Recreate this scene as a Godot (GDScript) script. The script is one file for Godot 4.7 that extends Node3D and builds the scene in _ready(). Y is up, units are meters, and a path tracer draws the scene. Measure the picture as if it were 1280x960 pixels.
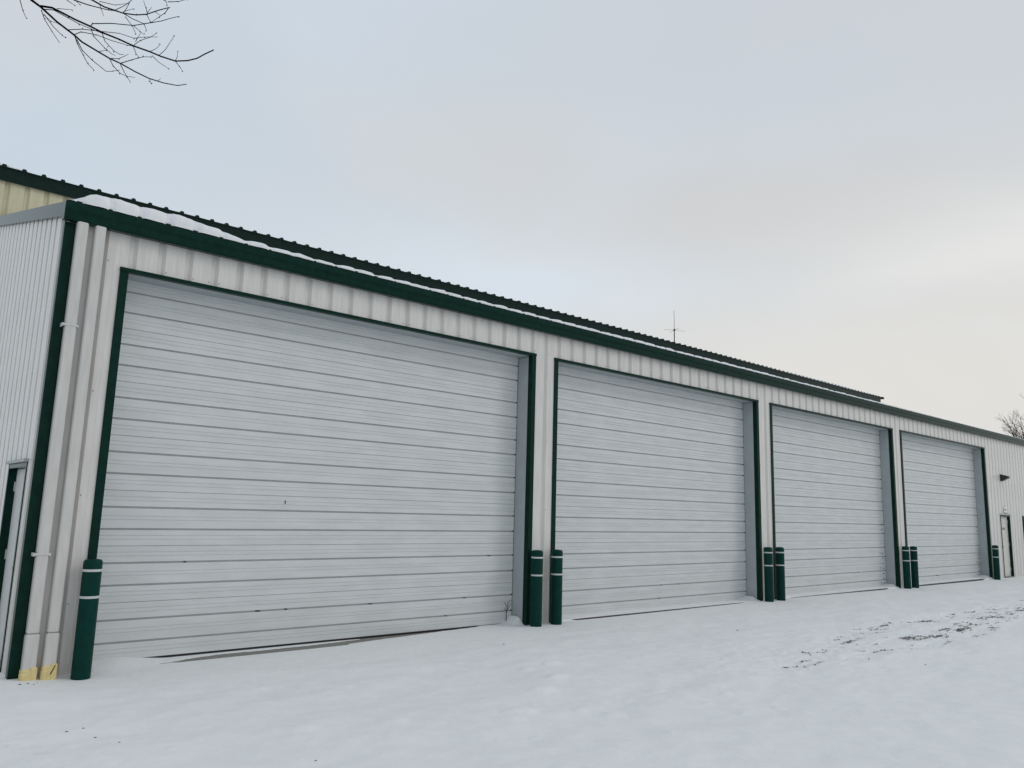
extends Node3D
# A long lean-to vehicle bay with four overhead doors, seen across fresh snow under a thin overcast.

const RISE := 0.2467          # slope of the lean-to roof
const RIB := 0.3048           # rib spacing of the sheet metal
const RIB_AT := 0.69          # one rib of the front wall
const HEAD := 4.205           # top of the door openings
const DEEP := 0.32            # how far the doors sit back
const DOORS = [[0.573, 6.863], [7.283, 13.511], [13.979, 20.304], [20.781, 27.415]]
const LONG := 44.0            # length of the lean-to
const BACK := -6.62           # where it meets the main building

var rng := RandomNumberGenerator.new()
var M := {}
var taken := {}
var broad := FastNoiseLite.new()
var fine := FastNoiseLite.new()

# ------------------------------------------------------------------ mesh builder
class MB:
	var v := PackedVector3Array()
	var n := PackedVector3Array()
	var idx := PackedInt32Array()
	func tri(a: Vector3, b: Vector3, c: Vector3):       # counter-clockwise as seen from outside
		var q := (b - a).cross(c - a)
		if q.length_squared() < 1e-16: return
		q = q.normalized()
		var k := v.size()
		v.append_array([a, b, c]); n.append_array([q, q, q]); idx.append_array([k, k + 2, k + 1])
	func quad(a: Vector3, b: Vector3, c: Vector3, d: Vector3):
		tri(a, b, c); tri(a, c, d)
	func box(lo: Vector3, hi: Vector3, bevel := 0.0):
		var s := (hi - lo) * 0.5
		var m := (hi + lo) * 0.5
		var b := minf(bevel, minf(s.x, minf(s.y, s.z)) * 0.8)
		for ax in 3:
			for sg in [-1.0, 1.0]:
				var u := (ax + 1) % 3
				var w := (ax + 2) % 3
				var pts := []
				for c in [[-1, -1], [1, -1], [1, 1], [-1, 1]]:
					var p := Vector3.ZERO
					p[ax] = sg * s[ax]; p[u] = c[0] * (s[u] - b); p[w] = c[1] * (s[w] - b)
					pts.append(m + p)
				if sg > 0: quad(pts[0], pts[1], pts[2], pts[3])
				else: quad(pts[3], pts[2], pts[1], pts[0])
		if b <= 0.0: return
		for ax in 3:
			var u := (ax + 1) % 3
			var w := (ax + 2) % 3
			for su in [-1.0, 1.0]:
				for sw in [-1.0, 1.0]:
					var p := []
					for e in [[-1, 0], [1, 0], [1, 1], [-1, 1]]:
						var q := Vector3.ZERO
						q[ax] = e[0] * (s[ax] - b)
						q[u] = su * (s[u] if e[1] == 0 else s[u] - b)
						q[w] = sw * (s[w] - b if e[1] == 0 else s[w])
						p.append(m + q)
					if su * sw > 0: quad(p[0], p[1], p[2], p[3])
					else: quad(p[3], p[2], p[1], p[0])
		for sx in [-1.0, 1.0]:
			for sy in [-1.0, 1.0]:
				for sz in [-1.0, 1.0]:
					var a := m + Vector3(sx * s.x, sy * (s.y - b), sz * (s.z - b))
					var c := m + Vector3(sx * (s.x - b), sy * s.y, sz * (s.z - b))
					var d := m + Vector3(sx * (s.x - b), sy * (s.y - b), sz * s.z)
					if sx * sy * sz > 0: tri(a, c, d)
					else: tri(a, d, c)
	# a closed outline (counter-clockwise seen against the sweep) from frame p0 to p1
	func sweep(outline: Array, at: Callable, t0: float, t1: float, caps := true):
		var k := outline.size()
		for i in k:
			var a: Vector2 = outline[i]
			var b: Vector2 = outline[(i + 1) % k]
			quad(at.call(a, t0), at.call(b, t0), at.call(b, t1), at.call(a, t1))
		if caps:
			var pv := PackedVector2Array(outline)
			var t := Geometry2D.triangulate_polygon(pv)
			for i in range(0, t.size(), 3):
				tri(at.call(outline[t[i]], t1), at.call(outline[t[i + 1]], t1), at.call(outline[t[i + 2]], t1))
				tri(at.call(outline[t[i]], t0), at.call(outline[t[i + 2]], t0), at.call(outline[t[i + 1]], t0))
	func tube(pts: Array, radii: Array, sides: int):
		var k := v.size()
		var cnt := pts.size()
		for i in cnt:
			var d: Vector3 = (pts[mini(i + 1, cnt - 1)] - pts[maxi(i - 1, 0)]).normalized()
			var a := d.cross(Vector3.UP if absf(d.y) < 0.9 else Vector3.RIGHT).normalized()
			var b := d.cross(a).normalized()
			for j in sides:
				var o := a * cos(TAU * j / sides) + b * sin(TAU * j / sides)
				v.append(pts[i] + o * radii[i]); n.append(o)
		for i in cnt - 1:
			for j in sides:
				var p := k + i * sides + j
				var q := k + i * sides + (j + 1) % sides
				idx.append_array([p, q, p + sides, q, q + sides, p + sides])
	func lathe(prof: Array, sides: int, c := Vector3.ZERO):   # prof: (radius, height), smooth round the axis
		for i in prof.size() - 1:
			var p: Vector2 = prof[i]
			var q: Vector2 = prof[i + 1]
			var sl := Vector2(q.y - p.y, p.x - q.x).normalized()
			var k := v.size()
			for j in sides + 1:
				var e := Vector3(cos(TAU * j / sides), 0, sin(TAU * j / sides))
				var nn := Vector3(e.x * sl.x, sl.y, e.z * sl.x).normalized()
				v.append_array([c + e * p.x + Vector3.UP * p.y, c + e * q.x + Vector3.UP * q.y]); n.append_array([nn, nn])
			for j in sides:
				var a := k + j * 2
				idx.append_array([a, a + 2, a + 1, a + 1, a + 2, a + 3])
	func mesh() -> ArrayMesh:
		var arr := []
		arr.resize(Mesh.ARRAY_MAX)
		arr[Mesh.ARRAY_VERTEX] = v; arr[Mesh.ARRAY_NORMAL] = n; arr[Mesh.ARRAY_INDEX] = idx
		var m := ArrayMesh.new()
		m.add_surface_from_arrays(Mesh.PRIMITIVE_TRIANGLES, arr)
		return m

# ------------------------------------------------------------------ scene helpers
func numbered(called: String, parent: Node) -> String:
	var key := str(parent.get_instance_id()) + called
	var k: int = taken.get(key, 0)
	taken[key] = k + 1
	return called if k == 0 else "%s_%03d" % [called, k]

func put(called: String, shape, mat: Material, parent: Node = self, at := Vector3.ZERO) -> MeshInstance3D:
	var o := MeshInstance3D.new()
	o.name = numbered(called, parent)
	o.mesh = shape.mesh() if shape is MB else shape
	o.material_override = mat
	o.position = at
	parent.add_child(o, true)
	return o

func base(called: String, at := Vector3.ZERO, parent: Node = self) -> Node3D:
	var o := Node3D.new()
	o.name = numbered(called, parent)
	o.position = at
	parent.add_child(o, true)
	return o

func tag(o: Node, label: String, category: String, group := "", kind := ""):
	if label: o.set_meta("label", label)
	if category: o.set_meta("category", category)
	if group: o.set_meta("group", group)
	if kind: o.set_meta("kind", kind)

func boxed(lo: Vector3, hi: Vector3, bevel := 0.0) -> MB:
	var m := MB.new()
	m.box(lo, hi, bevel)
	return m

func noise_tex(f: float, octaves: int, lo: Color, hi: Color, sd: int, size := 512, ridged := false) -> NoiseTexture2D:
	var nz := FastNoiseLite.new()
	nz.seed = sd; nz.frequency = f; nz.fractal_octaves = octaves
	nz.noise_type = FastNoiseLite.TYPE_SIMPLEX_SMOOTH
	if ridged: nz.fractal_type = FastNoiseLite.FRACTAL_RIDGED
	var t := NoiseTexture2D.new()
	t.width = size; t.height = size; t.seamless = true; t.noise = nz
	var g := Gradient.new()
	g.set_color(0, lo); g.set_color(1, hi)
	g.set_offset(0, 0.2); g.set_offset(1, 0.8)
	t.color_ramp = g
	return t

func lin(r: float, g: float, b: float) -> Color:
	return Color(r, g, b).linear_to_srgb()

func paint(called: String, c: Color, rough: float, tex: Texture2D = null, scale := Vector3.ONE, spec := 0.5) -> StandardMaterial3D:
	var m := StandardMaterial3D.new()
	m.resource_name = called
	m.albedo_color = c
	m.roughness = rough
	m.metallic_specular = spec
	if tex:
		m.albedo_texture = tex
		m.uv1_triplanar = true; m.uv1_world_triplanar = true
		m.uv1_scale = scale
	M[called] = m
	return m

func make_materials():
	var G := func(x: float) -> Color: return Color(x, x, x)
	var streak := noise_tex(0.012, 4, G.call(0.955), G.call(1.0), 3)
	var blot := noise_tex(0.01, 5, G.call(0.965), G.call(1.0), 4)
	var grime := noise_tex(0.02, 5, G.call(0.88), G.call(1.0), 5)
	paint("wall", lin(0.69, 0.668, 0.635), 0.24, streak, Vector3(1.4, 0.22, 1.4), 0.5)
	var wl: StandardMaterial3D = M.wall
	wl.normal_enabled = true
	wl.normal_texture = normal_noise(0.006, 2, 21, 2.0)
	wl.normal_scale = 0.10
	paint("cream", lin(0.58, 0.54, 0.37), 0.5, streak, Vector3(1.4, 0.22, 1.4), 0.4)
	paint("door", lin(0.64, 0.66, 0.655), 0.42, blot, Vector3(0.25, 1.1, 0.25), 0.35)
	var d: StandardMaterial3D = M.door
	d.normal_enabled = true
	d.normal_texture = normal_noise(0.008, 3, 22, 2.0)
	d.normal_scale = 0.12
	paint("jamb", lin(0.40, 0.44, 0.455), 0.5, blot, Vector3(0.5, 0.5, 0.5), 0.4)  # white metal of the recesses, its shade put into the grey-blue
	paint("green", lin(0.004, 0.029, 0.020), 0.22, grime, Vector3(0.7, 0.7, 0.7), 0.20)
	paint("roof_green", lin(0.005, 0.020, 0.016), 0.30, grime, Vector3(0.7, 0.7, 0.7), 0.25)
	paint("sleeve", lin(0.0015, 0.040, 0.032), 0.40, grime, Vector3(1.3, 0.6, 1.3), 0.22)
	paint("tape", lin(0.62, 0.64, 0.63), 0.5, grime, Vector3(6, 6, 6))
	paint("spout", lin(0.62, 0.605, 0.58), 0.42, streak, Vector3(2.0, 0.3, 2.0), 0.4)
	paint("boot", lin(0.80, 0.66, 0.33), 0.8, grime, Vector3(6, 6, 6), 0.2)
	paint("leaf", lin(0.62, 0.63, 0.62), 0.45, blot, Vector3(0.8, 0.8, 0.8))
	paint("leaf_far", lin(0.66, 0.64, 0.58), 0.45, blot, Vector3(0.8, 0.8, 0.8))
	paint("rubber", lin(0.012, 0.012, 0.013), 0.7)
	paint("iron", lin(0.02, 0.022, 0.024), 0.5)
	paint("steel", lin(0.5, 0.5, 0.5), 0.4)
	M.steel.metallic = 0.8
	paint("concrete", lin(0.27, 0.265, 0.245), 0.95, grime, Vector3(1.6, 1.6, 1.6), 0.2)
	paint("dark_concrete", lin(0.05, 0.048, 0.044), 0.6)  # darker concrete, draws the thin dark line below the farther doors
	paint("bark", lin(0.022, 0.018, 0.016), 0.9)
	paint("bark_far", lin(0.25, 0.150, 0.115), 0.9)
	paint("weed", lin(0.06, 0.045, 0.03), 0.9)
	paint("stone", lin(0.05, 0.045, 0.04), 0.9)
	paint("sign", lin(0.72, 0.72, 0.70), 0.5)
	paint("ink", lin(0.03, 0.03, 0.035), 0.6)
	paint("lens", lin(0.25, 0.25, 0.24), 0.2)
	var gl := StandardMaterial3D.new()
	gl.albedo_color = Color(0.05, 0.06, 0.07); gl.roughness = 0.08; gl.metallic_specular = 0.6
	M.glass = gl
	# snow: the colour comes with the vertices (bare gravel shows in the wheel tracks)
	var s := StandardMaterial3D.new()
	s.vertex_color_use_as_albedo = true
	s.roughness = 0.95; s.metallic_specular = 0.12
	s.uv1_triplanar = true; s.uv1_world_triplanar = true
	s.albedo_texture = noise_tex(0.012, 5, G.call(0.985), G.call(1.0), 8)
	s.uv1_scale = Vector3(0.6, 0.6, 0.6)
	s.heightmap_enabled = true
	s.heightmap_texture = noise_tex(0.03, 5, G.call(0.0), G.call(1.0), 9)
	s.heightmap_scale = 0.22
	M.snow = s
	var r := s.duplicate()
	r.vertex_color_use_as_albedo = false
	r.albedo_color = lin(0.80, 0.82, 0.84)
	M.roof_snow = r

func normal_noise(f: float, octaves: int, sd: int, strength: float) -> NoiseTexture2D:
	var t := noise_tex(f, octaves, Color.BLACK, Color.WHITE, sd)
	t.color_ramp = null
	t.as_normal_map = true
	t.bump_strength = strength
	return t

# ------------------------------------------------------------------ sky
# banks of cloud and breaks between them: azimuth, elevation, breadth, height, colour, strength
const SKY_BANDS = [
	[5.0, 18.0, 14.0, 9.0, Vector3(0.510, 0.600, 0.700), 0.6],
	[42.0, 17.0, 14.0, 3.2, Vector3(0.625, 0.700, 0.790), 0.8],
	[40.0, 26.0, 10.0, 4.0, Vector3(0.575, 0.582, 0.600), 0.6],
	[61.0, 21.0, 14.0, 3.5, Vector3(0.575, 0.572, 0.580), 0.75],
	[76.0, 17.5, 10.0, 3.0, Vector3(0.720, 0.725, 0.720), 0.85],
	[72.0, 9.0, 20.0, 5.0, Vector3(0.690, 0.672, 0.650), 0.85],
	[60.0, 33.0, 18.0, 5.0, Vector3(0.540, 0.570, 0.620), 0.6]]

func make_sky() -> ImageTexture:
	var W := 1024
	var H := 512
	var a := FastNoiseLite.new()
	a.seed = 11; a.frequency = 1.0; a.fractal_octaves = 5; a.fractal_gain = 0.5
	var b := FastNoiseLite.new()
	b.seed = 40; b.frequency = 1.0; b.fractal_octaves = 4
	var im := Image.create(W, H, false, Image.FORMAT_RGBF)
	var warm_side := Vector3(0.96, 0.0, -0.28)
	var blue_side := Vector3(0.0, 0.0, -1.0)
	for y in H:
		var el := PI * 0.5 - (y + 0.5) / H * PI
		for x in W:
			var az := (x + 0.5) / W * TAU
			var d := Vector3(sin(az) * cos(el), sin(el), -cos(az) * cos(el))
			if el < -0.06:
				im.set_pixel(x, y, Color(0.42, 0.44, 0.47)); continue
			# sheets of cloud overhead: look where the ray meets a layer
			var q := d / (maxf(d.y, 0.0) + 0.22)
			var n1 := a.get_noise_3d(q.x * 0.8, 0.3, q.z * 0.8)
			var n2 := b.get_noise_3d(q.x * 1.5 + n1, 4.0, q.z * 1.5)
			var low := 1.0 - smoothstep(0.0, 0.62, d.y)
			var c := Vector3(0.535, 0.580, 0.645).lerp(Vector3(0.625, 0.650, 0.680), low)
			var to_warm := smoothstep(0.15, 1.0, d.dot(warm_side))
			var to_blue := smoothstep(0.25, 1.0, d.dot(blue_side))
			c = c.lerp(Vector3(0.505, 0.595, 0.700), to_blue * 0.45)
			var gap := smoothstep(0.02, 0.42, n1)
			c = c.lerp(Vector3(0.590, 0.665, 0.765), gap * 0.5 * (1.0 - 0.8 * to_warm))
			var pall := smoothstep(0.0, 0.5, -n1 * 0.7 + n2 * 0.5)
			c = c.lerp(Vector3(0.565, 0.570, 0.600), pall * 0.5)
			c = c.lerp(Vector3(0.690, 0.678, 0.658), to_warm * low * low * 0.9)
			for f in SKY_BANDS:
				var da: float = wrapf(rad_to_deg(az) - f[0] + 9.0 * n1, -180.0, 180.0) / f[2]
				var de: float = (rad_to_deg(el) - f[1] + 2.5 * n2) / f[3]
				c = c.lerp(f[4], f[5] * exp(-da * da - de * de))
			c *= 1.0 + 0.03 * n2
			im.set_pixel(x, y, Color(c.x * 1.01, c.y * 1.008, c.z * 0.988))
	return ImageTexture.create_from_image(im)

# ------------------------------------------------------------------ ground
const GROUND_PROFILE = [[-12, -0.16], [0.0, -0.085], [0.6, -0.115], [1.5, -0.085], [3.0, -0.085], [6.5, -0.06], [7.6, -0.06], [14.3, -0.045], [21.0, -0.072], [28.0, -0.085], [40, -0.12]]
const TRACKS = [
	[[9.4, 3.9], [10.5, 3.98], [11.4, 4.09], [12.4, 4.06], [13.6, 3.95], [15.3, 3.74], [17.6, 3.63], [24, 3.3]],
	[[7.3, 4.15], [8.3, 3.94], [9.9, 3.44], [10.7, 3.34], [11.9, 3.15], [13.1, 3.23], [14.0, 3.28], [15.9, 3.33], [24, 2.9]],
	[[8.4, 4.35], [9.5, 4.2], [10.7, 4.4], [12.2, 4.38], [14.6, 3.96], [15.9, 4.09], [20, 4.3]]]

func table(t: Array, x: float) -> float:
	if x <= t[0][0]: return t[0][1]
	for i in t.size() - 1:
		if x < t[i + 1][0]:
			var f: float = (x - t[i][0]) / (t[i + 1][0] - t[i][0])
			return lerpf(t[i][1], t[i + 1][1], f * f * (3 - 2 * f))
	return t[t.size() - 1][1]

func track_at(x: float, z: float) -> Vector2:      # (how deep in a rut, whether it is the most worn one)
	var best := 9.0
	var which := 0.0
	for t in TRACKS:
		for i in t.size() - 1:
			if x < t[i][0] - 0.5 or x > t[i + 1][0] + 0.5: continue
			var p := Geometry2D.get_closest_point_to_segment(Vector2(x, z), Vector2(t[i][0], t[i][1]), Vector2(t[i + 1][0], t[i + 1][1]))
			if p.distance_to(Vector2(x, z)) < best:
				best = p.distance_to(Vector2(x, z))
				which = 1.0 if t == TRACKS[0] else 0.0
	return Vector2(1.0 - smoothstep(0.05, 0.30, best), which)

func ground(x: float, z: float) -> Array:          # height and bareness (0 snow .. 1 gravel)
	var h := table(GROUND_PROFILE, x)
	var bare := 0.0
	var open := smoothstep(0.1, 1.4, z) if x > -0.5 else 1.0
	h += open * (broad.get_noise_2d(x * 0.55, z * 0.8) * 0.04 + broad.get_noise_2d(x * 1.7 + 31.0, z * 3.0) * 0.006)
	h += (0.3 + 0.7 * open) * fine.get_noise_2d(x * 1.2, z * 2.4) * 0.0022
	# drift that has blown against the first door and bollard
	h += 0.075 * exp(-pow((x - 0.98) / 0.38, 2.0)) * (1.0 - smoothstep(-0.3, 0.25, z))
	h += 0.03 * exp(-pow((x - 0.45) / 0.3, 2.0)) * (1.0 - smoothstep(-0.1, 0.1, z))
	if z < 0.25:
		for k in 4:
			var dx0: float = DOORS[k][0] + 0.08
			var dx1: float = DOORS[k][1] - 0.08
			if x < dx0 or x > dx1: continue
			# little heaps in the right-hand corners of the recesses
			h += (0.12 if k == 0 else 0.07) * exp(-pow((dx1 - x) / 0.13, 2.0)) * (1.0 - smoothstep(-0.16, -0.02, z))
			if k == 0:
				h -= 0.004 * (1.0 - smoothstep(0.02, 0.2, z))
				if x > 1.40 and x < 6.1:
					var edge := -0.08
					if x < 1.7: edge = lerpf(-0.03, -0.05, (x - 1.4) / 0.3)
					elif x < 2.2: edge = lerpf(-0.05, -0.08, (x - 1.7) / 0.5)
					elif x > 3.4: edge = lerpf(-0.08, -0.30, (x - 3.4) / 2.5)
					edge += fine.get_noise_2d(x * 3.0, 7.0) * 0.02
					var rear: float = lerpf(-0.03, -0.19, smoothstep(1.40, 2.1, x)) + fine.get_noise_2d(x * 2.0, 17.0) * 0.03
					var dusted: float = lerpf(maxf(h, -0.083), -0.083, smoothstep(1.45, 1.75, x)) - 0.012 * smoothstep(3.6, 5.0, x)
					var front := h
					h = lerpf(-0.24, front, smoothstep(edge - 0.012, edge + 0.03, z))
					rear = lerpf(rear, -0.37, smoothstep(3.0, 5.2, x))
					h = maxf(h, lerpf(-0.24, dusted, 1.0 - smoothstep(rear - 0.01, rear + 0.02, z)))
			else:
				var inner: float = -0.035 + 0.01 * fine.get_noise_2d(x * 2.0, 3.0) + (0.03 if k == 2 else 0.0) * exp(-pow((x - dx0) / 1.2, 2.0))
				var heap: float = 0.07 * exp(-pow((dx1 - x) / 0.2, 2.0)) * (1.0 - smoothstep(-0.16, -0.02, z))
				var lip := smoothstep(-0.045, -0.02, z)
				var cover: float = smoothstep(dx0 + 0.2, dx0 + 1.3, x) * (1.0 - smoothstep(dx1 - 1.4, dx1 - 0.4, x))
				var out_h := h
				var inside := inner + heap
				if z < 0.0 and lip > 0.0: inside = lerpf(inside, -0.15, lip * cover)
				h = inside if z < 0.0 else lerpf(lerpf(inside, -0.15, cover), out_h, smoothstep(0.0, 0.022, z))
	# wheel tracks
	if x > 5.5 and x < 26.0 and z > 1.5 and z < 6.0:
		var t := track_at(x, z)
		if t.x > 0.0:
			var churn := fine.get_noise_2d(x * 5.0, z * 14.0)
			h += t.x * (-0.018 + 0.016 * churn)
			var worn := fine.get_noise_2d(x * 1.3 + 90.0, z * 3.0) + 0.8 * fine.get_noise_2d(x * 1.2, z * 26.0)
			bare = maxf(bare, t.x * smoothstep(0.34, 0.85, worn - 0.06 + 0.10 * smoothstep(8.0, 11.0, x) + 0.26 * t.y * smoothstep(10.2, 11.5, x)))
		h += (0.014 * fine.get_noise_2d(x * 2.0, z * 6.0) + 0.007 * fine.get_noise_2d(x * 6.0, z * 9.0)) * exp(-pow((z - 3.8) / 1.1, 2.0)) * smoothstep(5.5, 7.0, x)
	# thin, wind-scoured snow with grit showing, beyond the corner
	var scour := 1.0 - smoothstep(0.2, 1.1, Vector2(x + 0.55, (z - 2.9) * 0.55).length())
	if scour > 0.0:
		var w := fine.get_noise_2d(x * 7.0, z * 20.0) + 0.5 * fine.get_noise_2d(x * 2.0 + 5.0, z * 3.0)
		h += scour * 0.012 * w
		bare = maxf(bare, smoothstep(0.85, 1.2, w + 0.30 * scour) * 0.5)
	return [h, bare]

func axis(stops: Array) -> PackedFloat32Array:      # [[from, step], ..., [end, 0]]
	var out := PackedFloat32Array()
	for i in stops.size() - 1:
		var k := int(ceil((stops[i + 1][0] - stops[i][0]) / stops[i][1]))
		for j in k: out.append(lerpf(stops[i][0], stops[i + 1][0], float(j) / k))
	out.append(stops[stops.size() - 1][0])
	return out

func make_ground():
	var xs := axis([[-600, 100], [-100, 20], [-20, 2.0], [-4, 0.25], [-1.2, 0.03], [17, 0.06], [32, 0.3], [50, 4], [90, 40], [900, 0]])
	var zs := axis([[-600, 100], [-60, 8], [-4, 0.5], [-0.5, 0.016], [0.35, 0.03], [6.5, 0.06], [9.5, 0.5], [20, 4], [60, 40], [600, 0]])
	var nx := xs.size()
	var nz := zs.size()
	var v := PackedVector3Array()
	var col := PackedColorArray()
	v.resize(nx * nz); col.resize(nx * nz)
	var snow := Color(0.785, 0.80, 0.80)
	var grit := Color(0.24, 0.235, 0.23)
	for j in nz:
		for i in nx:
			var g := ground(xs[i], zs[j])
			v[j * nx + i] = Vector3(xs[i], g[0], zs[j])
			col[j * nx + i] = snow.lerp(grit, g[1])
	var clods := [[4.0, 3.3, 0.11, 0.030], [4.5, 3.0, 0.09, 0.022], [3.3, 3.8, 0.10, 0.024], [5.0, 2.4, 0.08, 0.02], [3.9, 4.3, 0.08, 0.02], [2.2, 3.4, 0.10, 0.02], [1.5, 3.2, 0.09, 0.02], [4.9, 4.0, 0.08, 0.018]]
	for i in 120:
		var cx := rng.randf_range(-0.8, 13.0)
		clods.append([cx, rng.randf_range(1.6, 6.2), rng.randf_range(0.02, 0.06), rng.randf_range(0.004, 0.014)])
	for c in clods:
		var i0 := xs.bsearch(c[0] - c[2] * 2.0)
		var i1 := xs.bsearch(c[0] + c[2] * 2.0)
		var j0 := zs.bsearch(c[1] - c[2] * 1.5)
		var j1 := zs.bsearch(c[1] + c[2] * 1.5)
		for j in range(j0, j1):
			for i in range(i0, i1):
				var p := Vector2((xs[i] - c[0]) / (c[2] * 1.3), (zs[j] - c[1]) / c[2])
				v[j * nx + i].y += c[3] * exp(-pow(p.length() + 0.25 * fine.get_noise_2d(xs[i] * 9.0, zs[j] * 9.0), 4.0))
	var nn := PackedVector3Array()
	nn.resize(nx * nz)
	for j in nz:
		for i in nx:
			var a := v[j * nx + maxi(i - 1, 0)]
			var b := v[j * nx + mini(i + 1, nx - 1)]
			var c := v[maxi(j - 1, 0) * nx + i]
			var d := v[mini(j + 1, nz - 1) * nx + i]
			nn[j * nx + i] = (d - c).cross(b - a).normalized()
	var idx := PackedInt32Array()
	idx.resize((nx - 1) * (nz - 1) * 6)
	var k := 0
	for j in nz - 1:
		for i in nx - 1:
			var p := j * nx + i
			idx[k] = p; idx[k + 1] = p + 1; idx[k + 2] = p + nx
			idx[k + 3] = p + 1; idx[k + 4] = p + nx + 1; idx[k + 5] = p + nx
			k += 6
	var arr := []
	arr.resize(Mesh.ARRAY_MAX)
	arr[Mesh.ARRAY_VERTEX] = v; arr[Mesh.ARRAY_NORMAL] = nn; arr[Mesh.ARRAY_COLOR] = col; arr[Mesh.ARRAY_INDEX] = idx
	var m := ArrayMesh.new()
	m.add_surface_from_arrays(Mesh.PRIMITIVE_TRIANGLES, arr)
	var o := put("snow_ground", m, M.snow)
	tag(o, "smooth snow covering the yard, with wheel tracks to the right", "", "", "structure")

func make_gravel():
	var mb := MB.new()
	var ring := []
	for i in 6: ring.append(Vector3(cos(i * TAU / 6), 0, sin(i * TAU / 6)) * (0.8 + 0.2 * (i % 2)))
	for i in 6:
		mb.tri(ring[(i + 1) % 6], ring[i], Vector3(0.1, 0.6, 0))
		mb.tri(ring[i], ring[(i + 1) % 6], Vector3(0, -0.5, 0.1))
	var mm := MultiMesh.new()
	mm.transform_format = MultiMesh.TRANSFORM_3D
	mm.mesh = mb.mesh()
	var spots := []
	for t in 60000:
		if spots.size() > 650: break
		var x: float
		var z: float
		if rng.randf() < 0.08:
			x = rng.randf_range(-0.7, 0.9); z = rng.randf_range(1.4, 3.9)
		else:
			x = rng.randf_range(6.5, 18.0); z = rng.randf_range(2.7, 4.8)
		var g := ground(x, z)
		if g[1] > 0.45 or (g[1] > 0.12 and rng.randf() < 0.2): spots.append([Vector3(x, g[0], z), rng.randf_range(0.004, 0.012) * (1.0 if x < 2 else 1.7)])
	for p in [[5.29, 1.22, 0.016], [0.18, 2.14, 0.01], [0.21, 2.38, 0.011], [0.30, 2.67, 0.009], [1.25, 3.9, 0.008], [0.05, 2.2, 0.012], [8.9, 5.0, 0.016], [8.3, 4.3, 0.02], [9.3, 2.1, 0.02], [0.12, 0.28, 0.012], [0.16, 0.33, 0.009], [0.05, 0.30, 0.014], [0.2, 0.26, 0.008]]:
		spots.append([Vector3(p[0], ground(p[0], p[1])[0], p[1]), p[2]])
	mm.instance_count = spots.size()
	for i in spots.size():
		var s: float = spots[i][1]
		var bs := Basis(Vector3.UP, rng.randf() * TAU).scaled(Vector3(s * rng.randf_range(0.8, 1.6), s, s * rng.randf_range(0.7, 1.2)))
		mm.set_instance_transform(i, Transform3D(bs, spots[i][0]))
	var o := MultiMeshInstance3D.new()
	o.name = "gravel"
	o.multimesh = mm
	o.material_override = M.stone
	add_child(o)
	tag(o, "dark grit and small stones showing through the snow", "", "", "stuff")

# ------------------------------------------------------------------ sheet metal
# profile of one ribbed sheet from s0 to s1: points (s, depth), ribs sunk into the wall
func sheet_profile(s0: float, s1: float, rib_at: float, cuts := []) -> Array:
	var raw := [[s0, null], [s1, null]]
	for c in cuts:
		if c > s0 + 0.002 and c < s1 - 0.002: raw.append([c, null])
	var k := int(floor((s0 - rib_at) / RIB)) - 1
	while rib_at + k * RIB < s1 + RIB:
		var c := rib_at + k * RIB
		for e in [[-0.045, 0.0], [-0.034, -0.036], [0.014, -0.036], [0.046, 0.0], [0.110, 0.0], [0.124, 0.0022], [0.136, 0.0022], [0.150, 0.0], [0.168, 0.0], [0.182, 0.0022], [0.194, 0.0022], [0.208, 0.0]]:
			raw.append([c + e[0], e[1]])
		k += 1
	raw.sort_custom(func(a, b): return a[0] < b[0])
	var out := []
	for i in raw.size():
		var s: float = raw[i][0]
		var dep = raw[i][1]
		if dep == null:
			var lo := [s, 0.0]
			var hi := [s, 0.0]
			for p in raw:
				if p[1] == null: continue
				if p[0] <= s: lo = p
				elif p[0] > s: hi = p; break
			dep = lo[1] if hi[0] - lo[0] < 1e-6 else lerpf(lo[1], hi[1], (s - lo[0]) / (hi[0] - lo[0]))
		if s < s0 - 1e-6 or s > s1 + 1e-6: continue
		out.append(Vector2(s, dep))
	return out

func sheet(prof: Array, at: Callable, bottom: Callable, top: Callable) -> MB:
	var m := MB.new()
	for i in prof.size() - 1:
		var p: Vector2 = prof[i]
		var q: Vector2 = prof[i + 1]
		if q.x - p.x < 1e-5: continue
		var mid := (p.x + q.x) * 0.5
		var b0: float = bottom.call(mid)
		m.quad(at.call(p, b0), at.call(q, b0), at.call(q, top.call(q.x)), at.call(p, top.call(p.x)))
	return m

func front_wall(b: Node3D):
	var cuts := []
	for d in DOORS: cuts.append_array(d)
	cuts.append_array([28.51, 29.49, 30.86, 31.9])
	var bottom := func(x: float) -> float:
		for d in DOORS:
			if x > d[0] and x < d[1]: return HEAD - 0.003
		if x > 28.51 and x < 29.49: return 2.0
		return -0.25
	var x := RIB_AT - 0.5 * RIB - RIB * 2.0
	var at := func(p: Vector2, y: float) -> Vector3: return Vector3(p.x, y, p.y)
	while x < LONG:
		var x0 := maxf(x, 0.0)
		var x1 := minf(x + RIB * 3.0, LONG)
		var pr := sheet_profile(x0, x1, RIB_AT, cuts)
		put("wall_panel", sheet(pr, at, bottom, func(_s): return 4.62), M.wall, b)
		x = x1

func screw_heads(b: Node3D, spots: Array):
	var m := MB.new()
	for p in spots:
		m.box(p - Vector3(0.005, 0.005, 0.0), p + Vector3(0.005, 0.005, 0.005), 0.0015)
	var o := put("screw_heads", m, M.iron, b)
	o.set_meta("kind", "stuff")

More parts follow.
